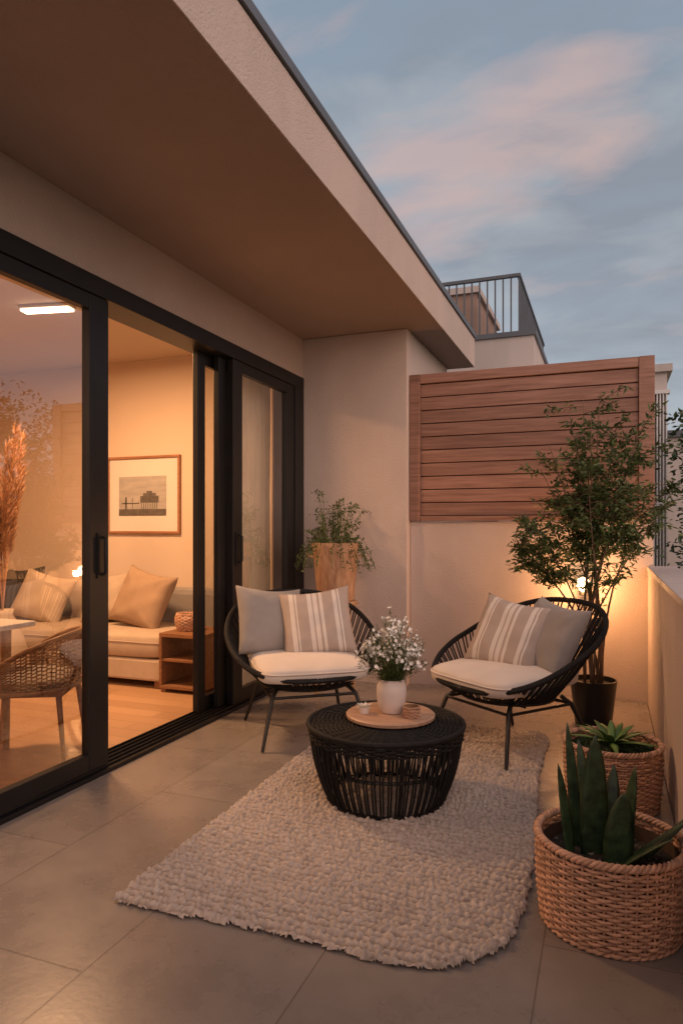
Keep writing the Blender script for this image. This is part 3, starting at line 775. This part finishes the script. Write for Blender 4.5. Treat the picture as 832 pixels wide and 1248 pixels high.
# ------------------------------------------------------------------ outside vegetation
def tree(name,loc,h,cr,n,seed,ls=.22):
    r=random.Random(seed);T=E(name,loc);b=MB();l=MB()
    b.tube([(0,0,0),(.1,.05,h*.3),(0,.1,h*.6)],[.22,.16,.09],8)
    cl=[]
    for i in range(16):
        a=r.uniform(0,6.28);rr=cr*r.uniform(.2,.95);c=Vector((rr*math.cos(a),rr*math.sin(a),h*r.uniform(.45,.95)))
        b.tube([(0,.05,h*.35),tuple(c*.5+Vector((0,0,h*.2))),tuple(c)],[.08,.05,.02],5);cl.append((c,r.uniform(.5,1.1)*cr*.42))
    for c,s_ in cl:
        for q in range(n//16):
            o=Vector((r.gauss(0,1),r.gauss(0,1),r.gauss(0,.7)));o=o.normalized()*s_*r.random()**.4
            l.leaf(c+o,(r.gauss(0,1),r.gauss(0,1),r.gauss(0,.6)),(r.gauss(0,.5),r.gauss(0,.5),1),ls*r.uniform(.6,1.3),ls*.55)
    OB('trunk',b,barkm,T);OB('crown',l,leafd,T)
for i,(x,y,h,c) in enumerate([(13,9,8.2,2.6),(15,13.5,9.6,3.2),(12,17,8.5,2.6),(18,6,9,3),(17,20,10,3.2),(14,2,8,2.8),(21,12,10,3.4)]):
    tree('street_tree',(x,y,-3.2),h,c,2400,40+i)
SH=E('climbing_shrub',(.98,7.4,-3.2))
b=MB();l=MB();r=random.Random(3)
for i in range(4):
    b.tube([(i*.15-.2,0,0),(i*.15-.2,0,5.5)],.02,6)
for z in range(12): b.tube([(-.25,0,.4+z*.45),(.3,0,.4+z*.45)],.012,5)
for i in range(6500):
    z=5.6*r.random()**.7;l.leaf((r.gauss(-.04,.16),r.gauss(0,.15),z),(r.gauss(0,1),r.gauss(0,1),r.gauss(0,.6)),(r.gauss(0,.5),r.gauss(0,.5),1),r.uniform(.05,.10),.045)
OB('trellis',b,wood_dk,SH);OB('foliage',l,leafd,SH)

# ------------------------------------------------------------------ world, sun, camera
w=bpy.data.worlds.new('World');S.world=w;w.use_nodes=True;nt=w.node_tree;L=nt.links
bg=nt.nodes['Background']
tc=N(nt,'ShaderNodeTexCoord');sp=N(nt,'ShaderNodeSeparateXYZ');L.new(tc.outputs['Generated'],sp.inputs[0])
sky=N(nt,'ShaderNodeTexSky');sky.sky_type='NISHITA';sky.sun_disc=False;sky.sun_elevation=rad(14);sky.sun_rotation=rad(128)
skm=N(nt,'ShaderNodeVectorMath',operation='SCALE');skm.inputs['Scale'].default_value=.014;L.new(sky.outputs[0],skm.inputs[0])
gr=ramp(nt,[(0,(.34,.34,.36)),(.12,(.39,.42,.46)),(.35,(.31,.365,.43)),(.7,(.235,.295,.37)),(1,(.25,.28,.33))],sp.outputs['Z'])
ad=N(nt,'ShaderNodeVectorMath',operation='ADD');L.new(gr,ad.inputs[0]);L.new(skm.outputs[0],ad.inputs[1])
za=N(nt,'ShaderNodeMath',operation='ADD');za.inputs[1].default_value=.22;L.new(sp.outputs['Z'],za.inputs[0])
zm=N(nt,'ShaderNodeMath',operation='MAXIMUM');zm.inputs[1].default_value=.08;L.new(za.outputs[0],zm.inputs[0])
dv=N(nt,'ShaderNodeVectorMath',operation='DIVIDE');L.new(tc.outputs['Generated'],dv.inputs[0])
cb=N(nt,'ShaderNodeCombineXYZ')
for k in range(3):L.new(zm.outputs[0],cb.inputs[k])
L.new(cb.outputs[0],dv.inputs[1])
def clouds(prev,loc,rot,scl,ns,lo,hi,colour,op,where=None):
    mp=N(nt,'ShaderNodeMapping');mp.inputs['Scale'].default_value=scl;mp.inputs['Rotation'].default_value=(0,0,rot);mp.inputs['Location'].default_value=loc;L.new(dv.outputs[0],mp.inputs['Vector'])
    n1=N(nt,'ShaderNodeTexNoise');n1.inputs['Scale'].default_value=ns;n1.inputs['Detail'].default_value=8;n1.inputs['Roughness'].default_value=.52;n1.inputs['Distortion'].default_value=.3;L.new(mp.outputs[0],n1.inputs['Vector'])
    f=n1.outputs['Fac']
    if where:
        acc=None
        for (dr,wd,amt) in where:
            d=N(nt,'ShaderNodeVectorMath',operation='DOT_PRODUCT');d.inputs[1].default_value=Vector(dr).normalized();L.new(tc.outputs['Generated'],d.inputs[0])
            mr=N(nt,'ShaderNodeMapRange',interpolation_type='SMOOTHSTEP');mr.inputs['From Min'].default_value=wd;mr.inputs['From Max'].default_value=1;mr.inputs['To Max'].default_value=amt;L.new(d.outputs['Value'],mr.inputs['Value'])
            if acc is None: acc=mr.outputs[0]
            else:
                m_=N(nt,'ShaderNodeMath',operation='MAXIMUM');L.new(acc,m_.inputs[0]);L.new(mr.outputs[0],m_.inputs[1]);acc=m_.outputs[0]
        a_=N(nt,'ShaderNodeMath',operation='ADD');L.new(f,a_.inputs[0]);L.new(acc,a_.inputs[1]);f=a_.outputs[0]
    mask=ramp(nt,[(lo,(0,0,0)),(hi,(op,)*3)],f)
    mx=N(nt,'ShaderNodeMix',data_type='RGBA');L.new(mask,mx.inputs[0]);L.new(prev,mx.inputs[6]);mx.inputs[7].default_value=(*colour,1)
    return mx.outputs[2]
c=clouds(ad.outputs[0],(1.0,4.3,0),.4,(.9,1.3,1),2.1,.44,.66,(.27,.295,.345),.75,[((.02,1.06,.42),.97,.08)])
c=clouds(c,(3.3,8.1,0),.9,(1,1.6,1),3.2,.48,.72,(.45,.475,.51),.65,[((-.19,1.0,.36),.985,.12)])
c=clouds(c,(7.2,2.9,0),.3,(.8,1.8,1),4.2,.56,.86,(.62,.455,.43),.72,[((-.24,1.0,.51),.991,.25),((-.14,1.02,.545),.993,.24),((-.04,1.06,.60),.994,.26)])
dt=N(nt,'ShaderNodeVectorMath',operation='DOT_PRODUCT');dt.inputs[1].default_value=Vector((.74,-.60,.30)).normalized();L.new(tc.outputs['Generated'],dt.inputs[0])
gl=ramp(nt,[(.0,(0,0,0)),(.5,(.115,.068,.05)),(.85,(.60,.36,.26)),(1,(.98,.61,.44))],dt.outputs['Value'])  # warm glow added to the unseen sky behind the camera, brightens the terrace
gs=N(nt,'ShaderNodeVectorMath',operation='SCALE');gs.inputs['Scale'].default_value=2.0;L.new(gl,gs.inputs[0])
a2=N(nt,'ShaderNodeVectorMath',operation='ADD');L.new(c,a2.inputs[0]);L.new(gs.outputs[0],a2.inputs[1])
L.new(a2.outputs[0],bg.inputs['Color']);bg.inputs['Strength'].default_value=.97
sd=Vector((math.sin(rad(128))*math.cos(rad(14)),math.cos(rad(128))*math.cos(rad(14)),math.sin(rad(14))))
sl=bpy.data.lights.new('sun','SUN');sl.energy=.3;sl.angle=rad(35);sl.color=(1,.77,.63)
so=bpy.data.objects.new('sun',sl);S.collection.objects.link(so);so.rotation_euler=(-sd).to_track_quat('-Z','Y').to_euler();so.location=(5,-5,8)

cam=bpy.data.cameras.new('camera');co=bpy.data.objects.new('camera',cam);S.collection.objects.link(co);S.camera=co
cam.sensor_fit='VERTICAL';cam.sensor_height=36;cam.sensor_width=24;cam.lens=24.2;cam.shift_y=.0168;cam.clip_end=1000;cam.clip_start=.05
co.location=(0,0,1.25);co.rotation_euler=(rad(90),0,rad(21.1))
S.view_settings.view_transform='Standard';S.view_settings.look='None';S.view_settings.exposure=0
